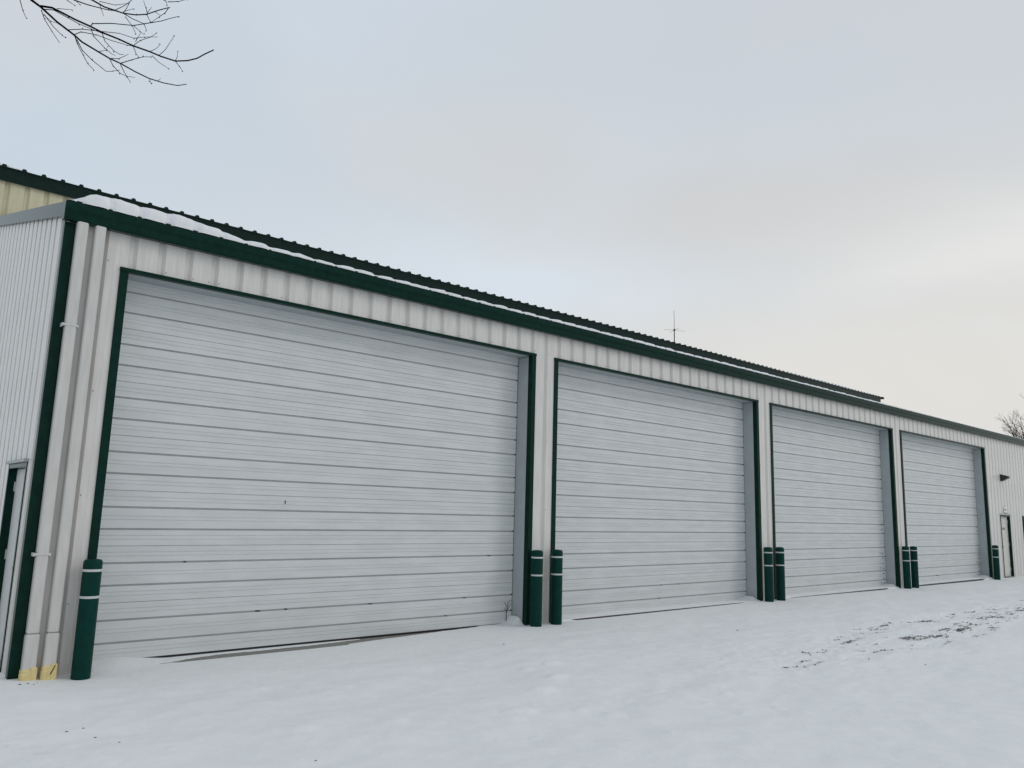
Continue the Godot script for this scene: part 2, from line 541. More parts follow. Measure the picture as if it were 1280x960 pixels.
# ------------------------------------------------------------------ doors
func section_shape(w: float) -> MB:
	# face of one two-foot section, from its lower joint up: [height, depth]
	var f := [[0.0, -0.012], [0.0035, 0.0]]
	var fineg := func(y): f.append_array([[y - 0.006, 0.0], [y - 0.002, -0.0055], [y + 0.002, -0.0055], [y + 0.006, 0.0]])
	var bold := func(y): f.append_array([[y - 0.011, 0.0], [y - 0.009, -0.032], [y + 0.009, -0.032], [y + 0.011, 0.0]])
	fineg.call(0.070); fineg.call(0.112)
	bold.call(0.185)
	fineg.call(0.286); fineg.call(0.325)
	bold.call(0.425)
	fineg.call(0.498); fineg.call(0.540)
	f.append_array([[0.6061, 0.0], [0.6096, -0.012]])
	var m := MB.new()
	for i in f.size() - 1:
		var a: Array = f[i]
		var c: Array = f[i + 1]
		m.quad(Vector3(0, a[0], a[1]), Vector3(w, a[0], a[1]), Vector3(w, c[0], c[1]), Vector3(0, c[0], c[1]))
	for x in [0.0, w]:   # the ends and the back
		for i in f.size() - 1:
			var a: Array = f[i]
			var c: Array = f[i + 1]
			var q := [Vector3(x, a[0], -0.04), Vector3(x, a[0], a[1]), Vector3(x, c[0], c[1]), Vector3(x, c[0], -0.04)]
			if x == 0.0: m.quad(q[0], q[1], q[2], q[3])
			else: m.quad(q[3], q[2], q[1], q[0])
	m.quad(Vector3(w, 0, -0.04), Vector3(0, 0, -0.04), Vector3(0, 0.6096, -0.04), Vector3(w, 0.6096, -0.04))
	return m

func overhead_door(b: Node3D, k: int):
	var x0: float = DOORS[k][0]
	var x1: float = DOORS[k][1]
	var face := 0.088
	# green trim that wraps into the opening, pale jambs behind it
	put("door_trim", boxed(Vector3(x0, -0.25, -0.075), Vector3(x0 + face, HEAD - 0.045, 0.02), 0.003), M.green, b)
	put("door_trim", boxed(Vector3(x1 - face, -0.25, -0.075), Vector3(x1, HEAD - 0.045, 0.02), 0.003), M.green, b)
	put("header_trim", boxed(Vector3(x0 - 0.004, HEAD - 0.045, -0.05), Vector3(x1 + 0.004, HEAD, 0.026), 0.003), M.green, b)
	put("door_jamb", boxed(Vector3(x0 + 0.003, -0.25, -DEEP - 0.06), Vector3(x0 + face - 0.004, HEAD - 0.05, -0.077), 0.003), M.jamb, b)
	put("door_jamb", boxed(Vector3(x1 - face + 0.004, -0.25, -DEEP - 0.06), Vector3(x1 - 0.003, HEAD - 0.05, -0.077), 0.003), M.jamb, b)
	put("door_header", boxed(Vector3(x0 + 0.003, HEAD - 0.043, -DEEP - 0.06), Vector3(x1 - 0.003, HEAD - 0.004, -0.052), 0.003), M.jamb, b)
	var w := x1 - x0 - 2.0 * face - 0.016
	var door := base("overhead_door", Vector3(x0 + face + 0.008, -0.06, -DEEP), b)
	var shape := section_shape(w).mesh()
	for s in 7:
		put("door_section", shape, M.door, door, Vector3(0, s * 0.6096 + (0.0 if s == 0 else 0.0), 0))
	put("bottom_seal", boxed(Vector3(0, -0.026, -0.04), Vector3(w, 0.002, -0.004), 0.004), M.rubber, door)
	put("side_seal", boxed(Vector3(w + 0.0005, -0.02, -0.045), Vector3(w + 0.0115, 4.2, -0.006)), M.rubber, door)
	put("side_seal", boxed(Vector3(-0.0115, -0.02, -0.045), Vector3(-0.0005, 4.2, -0.006)), M.rubber, door)
	# dirt caught in the lower grooves, bolts at the edge
	var dirt := MB.new()
	for i in (7 if k == 0 else 3):
		var x := rng.randf() * w
		var y: float = [0.185, 0.425][rng.randi() % 2] + (0.0 if k != 0 or rng.randf() < 0.8 else 0.6096)
		dirt.box(Vector3(x, y - 0.009, -0.025), Vector3(x + rng.randf_range(0.01, 0.05), y + rng.randf_range(-0.004, 0.006), 0.001))
	if k == 0: dirt.box(Vector3(2.19, 1.73, 0.0), Vector3(2.203, 1.775, 0.002))
	if k >= 2:
		for i in 9:
			var y := 0.08 + 0.13 * i + (0.5 if i > 6 else 0.0)
			dirt.box(Vector3(w - 0.16, y, 0.0), Vector3(w - 0.12, y + 0.025, 0.008))
			if i % 3 == 0: dirt.box(Vector3(w - 0.32, y + 0.02, 0.0), Vector3(w - 0.29, y + 0.04, 0.006))
	var o := put("dirt_flecks", dirt, M.iron, door)
	o.set_meta("kind", "stuff")
	var sill_top := -0.086 if k == 0 else -0.047
	var sill_front := -0.002 if k == 0 else -0.006
	put("door_sill", boxed(Vector3(x0 + face + 0.002, -0.4, -DEEP - 0.1), Vector3(x1 - face - 0.002, sill_top, sill_front), 0.006), M.concrete if k == 0 else M.dark_concrete, b)

# ------------------------------------------------------------------ lean-to
func roof_y(z: float) -> float:
	return 4.775 - z * RISE

func roof_sheet(x0: float, x1: float, z0: float, z1: float, y0: float, rise: float) -> MB:
	var m := MB.new()
	var pr := []
	var k := int(floor((x0 - RIB_AT) / RIB)) - 1
	pr.append(Vector2(x0, 0))
	while RIB_AT + k * RIB < x1:
		for e in [[-0.044, 0.0], [-0.024, 0.040], [0.024, 0.040], [0.044, 0.0]]:
			var s: float = RIB_AT + k * RIB + e[0]
			if s > x0 + 0.001 and s < x1 - 0.001: pr.append(Vector2(s, e[1]))
		k += 1
	pr.append(Vector2(x1, 0))
	var y1 := y0 - (z1 - z0) * rise
	for i in pr.size() - 1:
		var p: Vector2 = pr[i]
		var q: Vector2 = pr[i + 1]
		m.quad(Vector3(p.x, y0 + p.y, z0), Vector3(q.x, y0 + q.y, z0), Vector3(q.x, y1 + q.y, z1), Vector3(p.x, y1 + p.y, z1))
		m.quad(Vector3(p.x, y0 - 0.02, z0), Vector3(q.x, y0 - 0.02, z0), Vector3(q.x, y0 + q.y, z0), Vector3(p.x, y0 + p.y, z0))
	m.quad(Vector3(x1, y0 - 0.02, z0), Vector3(x0, y0 - 0.02, z0), Vector3(x0, y1 - 0.02, z1), Vector3(x1, y1 - 0.02, z1))
	m.quad(Vector3(x0, y0 - 0.02, z0), Vector3(x0, y0, z0), Vector3(x0, y1, z1), Vector3(x0, y1 - 0.02, z1))
	return m

func downspout(b: Node3D, x: float, w: float, with_straps: bool):
	var spout := put("downspout", boxed(Vector3(x, 0.34, 0.012), Vector3(x + w, 4.59, 0.105), 0.012), M.spout, b)
	put("outlet", boxed(Vector3(x - 0.006, -0.03, 0.010), Vector3(x + w + 0.006, 0.337, 0.118), 0.012), M.spout, spout)
	var wrap := MB.new()
	var lift := 0.012 if with_straps else 0.03
	wrap.box(Vector3(x - 0.012, -0.14, 0.006), Vector3(x + w + 0.010, lift, 0.132), 0.014)
	wrap.box(Vector3(x + w * 0.55, -0.13, 0.02), Vector3(x + w + 0.016, lift + 0.018, 0.137), 0.012)
	wrap.box(Vector3(x - 0.018, -0.14, 0.03), Vector3(x + w * 0.4, lift - 0.035, 0.146), 0.016)
	put("boot", wrap, M.boot, spout)
	if not with_straps:
		var crack := MB.new()
		crack.quad(Vector3(x + 0.058, -0.05, 0.1385), Vector3(x + 0.07, -0.05, 0.1385), Vector3(x + 0.104, 0.035, 0.1385), Vector3(x + 0.094, 0.035, 0.1385))
		put("crack", crack, M.ink, spout)
	for y in ([3.45, 1.105] if with_straps else []):
		put("strap", boxed(Vector3(x - 0.032, y - 0.012, 0.100), Vector3(x + w + 0.012, y + 0.012, 0.110), 0.003), M.spout, spout)
		for sx in [x - 0.034, x + w + 0.002]:
			put("strap_end", boxed(Vector3(sx, y - 0.02, 0.012), Vector3(sx + 0.014, y + 0.016, 0.112), 0.003), M.tape, spout)

func person_door(b: Node3D, called: String, at: Vector3, turn: float, w: float, h: float, mat: Material, hinge_right: bool) -> Node3D:
	# x along the wall, z out of it; the leaf sits back in a dark green frame
	var d := base(called, at, b)
	d.rotation.y = turn
	put("frame", boxed(Vector3(0, -0.25, -0.10), Vector3(0.05, h, 0.012), 0.003), M.green, d)
	put("frame", boxed(Vector3(w - 0.05, -0.25, -0.10), Vector3(w, h, 0.012), 0.003), M.green, d)
	put("frame", boxed(Vector3(0.052, h - 0.05, -0.10), Vector3(w - 0.052, h - 0.001, 0.010), 0.003), M.green, d)
	put("head_flashing", boxed(Vector3(-0.02, h + 0.001, -0.02), Vector3(w + 0.02, h + 0.035, 0.045), 0.004), M.jamb, d)
	put("leaf", boxed(Vector3(0.054, -0.2, -0.115), Vector3(w - 0.054, h - 0.054, -0.072), 0.003), mat, d)
	put("threshold", boxed(Vector3(0.052, -0.25, -0.13), Vector3(w - 0.052, -0.055, 0.03), 0.004), M.concrete, d)
	var hx := w - 0.056 if hinge_right else 0.056
	var kx := 0.13 if hinge_right else w - 0.13
	for y in [0.18, 1.02, 1.78]:
		put("hinge", boxed(Vector3(hx - 0.022, y - 0.055, -0.074), Vector3(hx + 0.022, y + 0.055, -0.056), 0.003), M.steel, d)
	var kn := MB.new()
	kn.tube([Vector3(kx, 0.93, -0.072), Vector3(kx, 0.93, -0.03), Vector3(kx, 0.93, -0.015), Vector3(kx, 0.93, 0.0), Vector3(kx, 0.93, 0.004)], [0.014, 0.014, 0.03, 0.027, 0.004], 12)
	put("handle", kn, M.steel, d)
	return d

func side_wall(b: Node3D):
	var at := func(p: Vector2, y: float) -> Vector3: return Vector3(p.y, y, p.x)
	var bottom := func(z: float) -> float: return 2.03 if z > -1.465 and z < -0.383 else -0.25
	var top := func(z: float) -> float: return roof_y(z) - 0.10
	var z := BACK
	while z < -0.001:
		var z1 := minf(z + RIB * 3.0, 0.0)
		var pr := sheet_profile(z, z1, -0.21, [-1.465, -0.383])
		put("wall_panel", sheet(pr, func(p: Vector2, y: float): return Vector3(-p.y, y, p.x), bottom, top), M.wall, b)
		var pr2 := pr.duplicate()
		pr2.reverse()
		if z < -6.0:
			var m := MB.new()
			m.quad(Vector3(LONG, -0.25, 0), Vector3(LONG, -0.25, BACK), Vector3(LONG, roof_y(BACK) - 0.1, BACK), Vector3(LONG, roof_y(0) - 0.1, 0))
			put("wall_panel", m, M.wall, b)
		z = z1

func make_lean_to():
	var b := base("garage_building")
	tag(b, "long low lean-to garage with four white overhead doors and green trim", "garage")
	front_wall(b)
	side_wall(b)
	for k in 4: overhead_door(b, k)
	# corner trim folded round the near corner, and the far one
	for e in [[0.0, 1.0], [LONG, -1.0]]:
		var m := MB.new()
		var x: float = e[0]
		var s: float = e[1]
		m.box(Vector3(minf(x - s * 0.010, x + s * 0.094), -0.25, 0.0015), Vector3(maxf(x - s * 0.010, x + s * 0.094), 4.572, 0.010), 0.003)
		m.box(Vector3(minf(x - s * 0.010, x - s * 0.0015), -0.25, -0.10), Vector3(maxf(x - s * 0.010, x - s * 0.0015), 4.64, -0.001), 0.003)
		put("corner_trim", m, M.green, b)
	# gutter in ten-foot lengths
	var prof := [Vector2(0.004, 4.605), Vector2(0.006, 4.580), Vector2(0.098, 4.572), Vector2(0.112, 4.590), Vector2(0.116, 4.660), Vector2(0.130, 4.690), Vector2(0.132, 4.768), Vector2(0.122, 4.774), Vector2(0.004, 4.774)]
	var flip := func(p: Vector2, x: float) -> Vector3: return Vector3(x, p.y, p.x)
	prof.reverse()
	var x := -0.045
	while x < LONG + 0.04:
		var x1 := minf(x + 3.05, LONG + 0.045)
		var g := MB.new()
		g.sweep(prof, flip, x1 - 0.0015, x + 0.0015, true)
		put("gutter", g, M.green, b)
		x = x1
	# rake trim up both ends
	for xs in [[-0.045, -0.002], [LONG + 0.002, LONG + 0.045]]:
		var m := MB.new()
		var seg := 0
		var z0 := 0.118
		while z0 > BACK - 0.1:
			var z1 := maxf(z0 - 3.05, BACK - 0.1)
			m = MB.new()
			var a := [Vector2(xs[0], -0.150), Vector2(xs[1], -0.150), Vector2(xs[1], 0.012), Vector2(xs[0], 0.012)]
			m.sweep(a, func(p: Vector2, z: float): return Vector3(p.x, roof_y(z) + p.y, z), z1 + 0.0015, z0, true)
			put("rake_trim", m, M.green, b)
			seg += 1
			z0 = z1
	# roof sheets
	x = RIB_AT - 0.5 * RIB - RIB * 2.0
	while x < LONG:
		var x1 := minf(x + RIB * 3.0, LONG)
		put("roof_panel", roof_sheet(maxf(x, 0.0), x1, 0.118, BACK, roof_y(0.118) + 0.004, RISE), M.roof_green, b)
		x = x1
	downspout(b, 0.094, 0.106, true)
	downspout(b, 0.268, 0.106, false)
	# doors for people
	var d := person_door(b, "side_door", Vector3(0, 0, -1.465), -PI / 2, 1.082, 2.03, M.leaf, false)
	d.set_meta("label", "narrow pale door near the corner of the end wall")
	d.position = Vector3(0, 0, -1.465)
	var d2 := person_door(b, "entry_door", Vector3(28.51, 0, 0), 0.0, 0.98, 2.0, M.leaf_far, true)
	d2.set_meta("label", "cream entry door past the last overhead door")
	var print_ := MB.new()
	for i in 7:
		var px := 0.36 + 0.042 * i
		print_.box(Vector3(px, 1.50 + 0.01 * (i % 2), -0.0715), Vector3(px + 0.026, 1.50 + 0.09 - 0.02 * (i % 3), -0.0705))
	put("door_mark", print_, M.ink, d2)
	# green-framed window at the right edge of the picture
	var w := base("window", Vector3(30.86, 0, 0), b)
	put("frame", boxed(Vector3(0, 0.9, -0.02), Vector3(0.09, 2.0, 0.03), 0.003), M.green, w)
	put("frame", boxed(Vector3(0.95, 0.9, -0.02), Vector3(1.04, 2.0, 0.03), 0.003), M.green, w)
	put("frame", boxed(Vector3(0.092, 1.91, -0.02), Vector3(0.948, 2.0, 0.028), 0.003), M.green, w)
	put("sill", boxed(Vector3(-0.02, 0.84, -0.02), Vector3(1.06, 0.898, 0.06), 0.004), M.green, w)
	put("pane", boxed(Vector3(0.092, 0.9, 0.006), Vector3(0.948, 1.908, 0.014)), M.glass, w)
	# screws along the header and the piers
	var spots := []
	var c := RIB_AT - RIB
	while c < 33.0:
		if rng.randf() < 0.55: spots.append(Vector3(c + 0.06, 4.245 + rng.randf_range(-0.006, 0.006), 0.0))
		if rng.randf() < 0.15: spots.append(Vector3(c - 0.06, 4.245, 0.0))
		for y in [0.6, 1.7, 2.8]:
			var solid := true
			for q in DOORS:
				if c + 0.06 > q[0] - 0.02 and c + 0.06 < q[1] + 0.02: solid = false
			if c > 28.3 and c < 31.9: solid = false
			if solid: spots.append(Vector3(c + 0.06, y, 0.0))
		c += RIB
	screw_heads(b, spots)

func make_main_building():
	var b := base("main_building")
	tag(b, "taller cream building with green ribbed roof rising behind the garage", "building")
	var x0 := 0.0
	var x1 := 35.0
	var back := -26.0
	var at := func(p: Vector2, y: float) -> Vector3: return Vector3(p.x, y, BACK - 0.02 + p.y)
	var x := RIB_AT - RIB * 42.5
	while x < x1:
		var a := maxf(x, x0)
		var c := minf(x + RIB * 3.0, x1)
		if c > a + 0.01: put("wall_panel", sheet(sheet_profile(a, c, RIB_AT + 0.1, []), at, func(_s): return -0.3, func(_s): return 7.2), M.cream, b)
		x += RIB * 3.0
	var ridge := 7.40 + 0.1 * 9.9
	for e in [x0, x1]:
		var m := MB.new()
		var q := [Vector3(e, -0.3, back), Vector3(e, -0.3, BACK), Vector3(e, 7.2, BACK), Vector3(e, ridge - 0.1, -16.5), Vector3(e, 7.2, back)]
		if e == x1: q.reverse()
		m.quad(q[0], q[1], q[2], q[4]); m.tri(q[2], q[3], q[4]) if e == x0 else m.tri(q[0], q[1], q[2])
		if e == x1: m.quad(q[0], q[2], q[3], q[4])
		put("end_wall", m, M.cream, b)
	var bw := MB.new()
	bw.quad(Vector3(x1, -0.3, back), Vector3(x0, -0.3, back), Vector3(x0, 7.2, back), Vector3(x1, 7.2, back))
	put("back_wall", bw, M.cream, b)
	# eave: fascia, soffit, ribbed roof sheets
	var f := [Vector2(-6.62, 7.165), Vector2(-6.585, 7.160), Vector2(-6.575, 7.30), Vector2(-6.56, 7.392), Vector2(-6.62, 7.392)]
	f.reverse()
	x = x0 - 0.02
	while x < x1 + 0.02:
		var c := minf(x + 3.05, x1 + 0.02)
		var m := MB.new()
		m.sweep(f, func(p: Vector2, t: float): return Vector3(t, p.y, p.x), c - 0.0015, x + 0.0015, true)
		put("eave_fascia", m, M.roof_green, b)
		x = c
	x = RIB_AT - RIB * 42.5
	while x < x1 + 0.28:
		var c := minf(x + RIB * 3.0, x1 + 0.28)
		if c < x0: 
			x += RIB * 3.0
			continue
		var sh := roof_sheet(maxf(x, x0 - 0.02), c, -6.54, -16.5, 7.405, 0.1)
		put("roof_panel", sh, M.roof_green, b)
		x += RIB * 3.0
	var rs := MB.new()
	rs.quad(Vector3(x1 + 0.28, 7.405, back - 0.4), Vector3(x0 - 0.02, 7.405, back - 0.4), Vector3(x0 - 0.02, 8.401, -16.5), Vector3(x1 + 0.28, 8.401, -16.5))
	put("back_roof", rs, M.roof_green, b)
	for e in [[x0 - 0.045, x0 - 0.021], [x1 + 0.27, x1 + 0.31]]:
		var m := MB.new()
		var a := [Vector2(e[0], -0.2), Vector2(e[1], -0.2), Vector2(e[1], 0.05), Vector2(e[0], 0.05)]
		m.sweep(a, func(p: Vector2, z: float): return Vector3(p.x, 7.4 - (z + 6.54) * 0.1 + p.y * (0.25 if z > -6.6 and p.y < 0.0 else 1.0), z), -16.5, -6.54, true)
		put("rake_trim", m, M.roof_green, b)
	put("gutter_outlet", boxed(Vector3(x1 - 0.14, 7.02, -6.62), Vector3(x1 - 0.02, 7.164, -6.58), 0.004), M.roof_green, b)

# ------------------------------------------------------------------ snow on the roofs
func roof_snow_strip(called: String, x0: float, x1: float, edge: float, roof: Callable, thick: Callable, back: float, label: String):
	var m := MB.new()
	var xs := []
	var x := x0
	while x < x1:
		xs.append(x)
		x += 0.03 if x < 5.0 else 0.061
	xs.append(x1)
	var grid := []
	for i in xs.size():
		var px: float = xs[i]
		var r := fposmod(px - RIB_AT + RIB * 0.5, RIB) - RIB * 0.5
		var notch := exp(-pow(r / 0.034, 2.0)) * (0.7 + 0.6 * fine.get_noise_2d(px * 0.9, 71.0))
		var t: float = thick.call(px)
		if i == 0 or i == xs.size() - 1: t = 0.0
		var jag := fine.get_noise_2d(px * 3.0, 50.0) * 0.016
		var lead: float = edge - 0.008 + jag 
		var row := []
		for e in [[0.0, 0.0], [0.006, 0.35], [0.0, 0.7], [-0.014, 0.9], [-0.045, 0.98], [-0.12, 1.0], [-0.4, 1.0], [back, 1.0]]:
			var z: float = lead + e[0] - (0.045 * notch if e[0] > -0.03 else 0.02 * notch if e[0] > -0.1 else 0.0)
			if e[0] == back: z = back
			var hh: float = e[1] * t * (1.0 - notch * (0.5 if e[0] > -0.03 else 0.04 if e[0] > -0.1 else 0.0))
			if e[0] < -0.1: hh += 0.006 * fine.get_noise_2d(px * 2.0, z * 2.0) * minf(1.0, t * 20.0)
			row.append(Vector3(px, roof.call(z) + hh + (0.004 if e[1] >= 0 else -0.01), z))
		grid.append(row)
	var v := PackedVector3Array()
	var cols: int = grid[0].size()
	for row in grid: v.append_array(PackedVector3Array(row))
	var st := SurfaceTool.new()
	st.begin(Mesh.PRIMITIVE_TRIANGLES)
	st.set_smooth_group(0)
	for p in v: st.add_vertex(p)
	for i in grid.size() - 1:
		for j in cols - 1:
			var p := i * cols + j
			for q in [p, p + 1, p + cols, p + 1, p + cols + 1, p + cols]: st.add_index(q)
	st.generate_normals()
	var o := put(called, st.commit(), M.roof_snow)
	tag(o, label, "snow")

func make_roof_snow():
	var thick := func(x: float) -> float:
		var t := table([[-0.03, 0.0], [0.25, 0.145], [1.1, 0.15], [1.5, 0.125], [1.9, 0.07], [2.3, 0.05], [8, 0.05], [20, 0.04], [24, 0.028], [31, 0.02], [40, 0.02]], x)
		return t * (1.0 + (0.10 if x < 1.6 else 0.3) * fine.get_noise_2d(x * 1.5, 12.0) + 0.15 * fine.get_noise_2d(x * 4.0, 2.0))
	roof_snow_strip("roof_snow", -0.03, 40.0, 0.142, func(z: float): return maxf(roof_y(z) + 0.004, 4.773), thick, BACK + 0.02, "snow lying along the garage roof edge, thickest at the corner")
	var thin := func(x: float) -> float:
		var t := table([[-1, 0.10], [0.0, 0.085], [0.3, 0.03], [0.5, 0.0], [20, 0.0], [25, 0.02], [28, 0.05], [31, 0.07], [33, 0.03], [35, 0.0]], x)
		return maxf(0.0, t * (1.0 + 0.5 * fine.get_noise_2d(x * 4.0, 33.0)))
	roof_snow_strip("ridge_snow", -0.02, 35.0, -6.535, func(z: float): return 7.402 - (z + 6.54) * 0.1, thin, -16.4, "thin snow in patches on the higher green roof")

# ------------------------------------------------------------------ small things
func make_bollards():
	var first := Node3D.new()
	first.name = numbered("bollard", self)
	add_child(first, true)
	var m := MB.new()
	var R := 0.09
	var H := 1.20
	m.lathe([Vector2(R * 1.0, -0.25), Vector2(R, H - 0.035), Vector2(R - 0.004, H - 0.018), Vector2(R - 0.014, H - 0.006), Vector2(R - 0.035, H), Vector2(0.0, H + 0.006)], 40)
	put("sleeve", m, M.sleeve, first)
	for y in [0.825, 1.09]:
		var t := MB.new()
		t.lathe([Vector2(R - 0.002, y - 0.013), Vector2(R + 0.0025, y - 0.012), Vector2(R + 0.0025, y + 0.012), Vector2(R - 0.002, y + 0.013)], 40)
		put("stripe", t, M.tape, first)
	var spots = [
		[0.598, 0.165, "green bollard with two white stripes, beside the twin downspouts"],
		[6.842, 0.165, "green bollard at the right edge of the largest, nearest overhead door"],
		[7.275, 0.165, "green bollard at the near edge of the second overhead door"],
		[13.50, 0.165, "green bollard at the far edge of the second overhead door"],
		[13.965, 0.165, "green bollard at the near edge of the third overhead door"],
		[20.36, 0.165, "green bollard at the far edge of the third overhead door"],
		[20.86, 0.165, "green bollard at the near edge of the last overhead door"],
		[27.26, 0.165, "green bollard standing alone left of the cream entry door"]]
	for i in spots.size():
		var o: Node3D = first if i == 0 else first.duplicate()
		if i > 0:
			o.name = numbered("bollard", self)
			add_child(o, true)
		o.position = Vector3(spots[i][0], -0.145 + [0.0, 0.02, 0.022, 0.008, 0.005, -0.028, -0.032, -0.05][i], spots[i][1])
		o.rotation = Vector3(rng.randf_range(-0.006, 0.006), rng.randf() * TAU, rng.randf_range(-0.006, 0.006))
		tag(o, spots[i][2], "bollard", "striped green bollards beside the overhead doors")

func make_lamp_and_sign():
	var l := base("wall_lamp", Vector3(28.88, 3.28, 0.0))
	l.scale = Vector3(0.85, 0.85, 0.85)
	tag(l, "dark wedge shaped wall lamp high above the cream entry door", "lamp")
	put("back_plate", boxed(Vector3(-0.13, -0.145, 0.001), Vector3(0.13, 0.125, 0.03), 0.006), M.iron, l)
	var prof := [Vector2(0.032, -0.14), Vector2(0.09, -0.14), Vector2(0.27, -0.03), Vector2(0.29, 0.02), Vector2(0.27, 0.05), Vector2(0.032, 0.12)]
	var hood := MB.new()
	hood.sweep(prof, func(p: Vector2, t: float): return Vector3(t, p.y, p.x), 0.12, -0.12, true)
	put("hood", hood, M.iron, l)
	var lens := MB.new()
	lens.quad(Vector3(-0.1, -0.134, 0.1), Vector3(0.1, -0.134, 0.1), Vector3(0.1, -0.042, 0.25), Vector3(-0.1, -0.042, 0.25))
	var ln := put("lens", lens, M.lens, l, Vector3(0, -0.004, 0.002))
	var s := base("door_sign", Vector3(29.05, 2.18, 0.004))
	tag(s, "small white sign plate with a dark border over the entry door", "sign")
	put("plate", boxed(Vector3(-0.17, -0.10, 0), Vector3(0.17, 0.10, 0.006), 0.002), M.sign, s)
	put("border", boxed(Vector3(-0.185, -0.10, 0), Vector3(-0.172, 0.10, 0.007)), M.ink, s)
	put("border", boxed(Vector3(-0.185, -0.118, 0), Vector3(0.185, -0.102, 0.007)), M.ink, s)
	var bars := MB.new()
	for i in 5: bars.box(Vector3(-0.12 + 0.05 * i, -0.02, 0.006), Vector3(-0.12 + 0.05 * i + 0.03, 0.02 + 0.01 * (i % 2), 0.0075))
	put("lettering", bars, M.ink, s)

func make_antenna():
	var a := base("antenna", Vector3(22.53, 7.64, -9.0))
	tag(a, "thin radio antenna mast standing on the higher roof", "antenna")
	var m := MB.new()
	m.tube([Vector3(0, -0.02, 0), Vector3(0, 1.19, 0)], [0.019, 0.017], 10)
	put("mast", m, M.iron, a)
	m = MB.new()
	m.tube([Vector3(0, 1.19, 0), Vector3(0, 1.6, 0), Vector3(-0.02, 1.95, 0)], [0.008, 0.007, 0.006], 8)
	put("whip", m, M.iron, a)
	m = MB.new()
	m.lathe([Vector2(0, 1.14), Vector2(0.035, 1.145), Vector2(0.035, 1.215), Vector2(0, 1.22)], 12)
	put("hub", m, M.iron, a)
	for i in 4:
		var d := Vector3(cos(i * PI / 2 + 0.5), -0.04, sin(i * PI / 2 + 0.5))
		m = MB.new()
		m.tube([Vector3(0, 1.18, 0), Vector3(0, 1.18, 0) + d * 0.44], [0.005, 0.004], 6)
		put("radial", m, M.steel, a)

func make_weed():
	var w := base("dry_weed", Vector3(6.63, -0.02, -0.285))
	tag(w, "dry weed stalk poking from snow in the corner of the nearest door", "weed")
	var m := MB.new()
	m.tube([Vector3(0, 0, 0), Vector3(0.005, 0.14, 0), Vector3(0.02, 0.27, 0.01)], [0.006, 0.005, 0.003], 5)
	put("stalk", m, M.weed, w)
	for s in [[0.12, -0.06, 0.20], [0.15, 0.08, 0.26], [0.20, -0.05, 0.29], [0.24, 0.07, 0.31]]:
		m = MB.new()
		m.tube([Vector3(0.005 + s[0] * 0.06, s[0], 0), Vector3(s[1] * 0.6, (s[0] + s[2]) * 0.5 + 0.01, 0.01), Vector3(s[1], s[2], 0.015)], [0.004, 0.004, 0.002], 4)
		put("sprig", m, M.weed, w)

# ------------------------------------------------------------------ trees
func limb(from: Vector3, dir: Vector3, length: float, r0: float, r1: float, bend: float, up: float, steps: int) -> Array:
	var pts := [from]
	var rad := [r0]
	var d := dir.normalized()
	for i in steps:
		d = (d + Vector3(rng.randf_range(-bend, bend), rng.randf_range(-bend, bend) + up, rng.randf_range(-bend, bend))).normalized()
		pts.append(pts[i] + d * length / steps)
		rad.append(lerpf(r0, r1, float(i + 1) / steps))
	return [pts, rad]

func sprout(m: MB, l: Array, depth: int, count: int, up: float, shrink: float):
	var pts: Array = l[0]
	var rad: Array = l[1]
	var total := 0.0
	for i in pts.size() - 1: total += pts[i].distance_to(pts[i + 1])
	for c in count:
		var f := rng.randf_range(0.25, 0.98) * (pts.size() - 1)
		var i := mini(int(f), pts.size() - 2)
		var p: Vector3 = pts[i].lerp(pts[i + 1], f - i)
		var d: Vector3 = (pts[i + 1] - pts[i]).normalized()
		var side := d.cross(Vector3(rng.randf_range(-1, 1), rng.randf_range(-1, 1), rng.randf_range(-1, 1))).normalized()
		var len_ := total * shrink * rng.randf_range(0.6, 1.1) * (1.1 - 0.5 * f / pts.size())
		var r: float = rad[i] * 0.6
		var k := limb(p, d * 0.75 + side * 0.7, len_, r, r * 0.35, 0.16, up, 4)
		m.tube(k[0], k[1], 4 if depth > 1 else 3)
		if depth > 1: sprout(m, k, depth - 1, count - 1, up, shrink)

func make_far_tree():
	var t := base("bare_tree", Vector3(67.9, -0.12, -9.4))
	tag(t, "bare reddish brown tree rising beyond the far end of the garage roof", "tree")
	var trunk := limb(Vector3.ZERO, Vector3.UP, 7.4, 0.17, 0.09, 0.05, 0.05, 6)
	var m := MB.new()
	m.tube(trunk[0], trunk[1], 8)
	put("trunk", m, M.bark_far, t)
	for i in 52:
		var f := rng.randf_range(2.6, 5.95)
		var k := mini(int(f), 5)
		var p: Vector3 = trunk[0][k].lerp(trunk[0][k + 1], f - k)
		var a := i * 2.4
		var l := limb(p, Vector3(cos(a) * 0.6, 1.0, sin(a) * 0.6), rng.randf_range(2.8, 4.6), 0.034, 0.012, 0.12, 0.11, 6)
		var b := MB.new()
		b.tube(l[0], l[1], 5)
		sprout(b, l, 3, 7, 0.06, 0.42)
		put("branch", b, M.bark_far, t)
	var lead := limb(trunk[0][6], Vector3.UP, 4.0, 0.05, 0.012, 0.06, 0.06, 6)
	m = MB.new()
	m.tube(lead[0], lead[1], 5)
	sprout(m, lead, 3, 7, 0.06, 0.36)
	put("branch", m, M.bark_far, t)

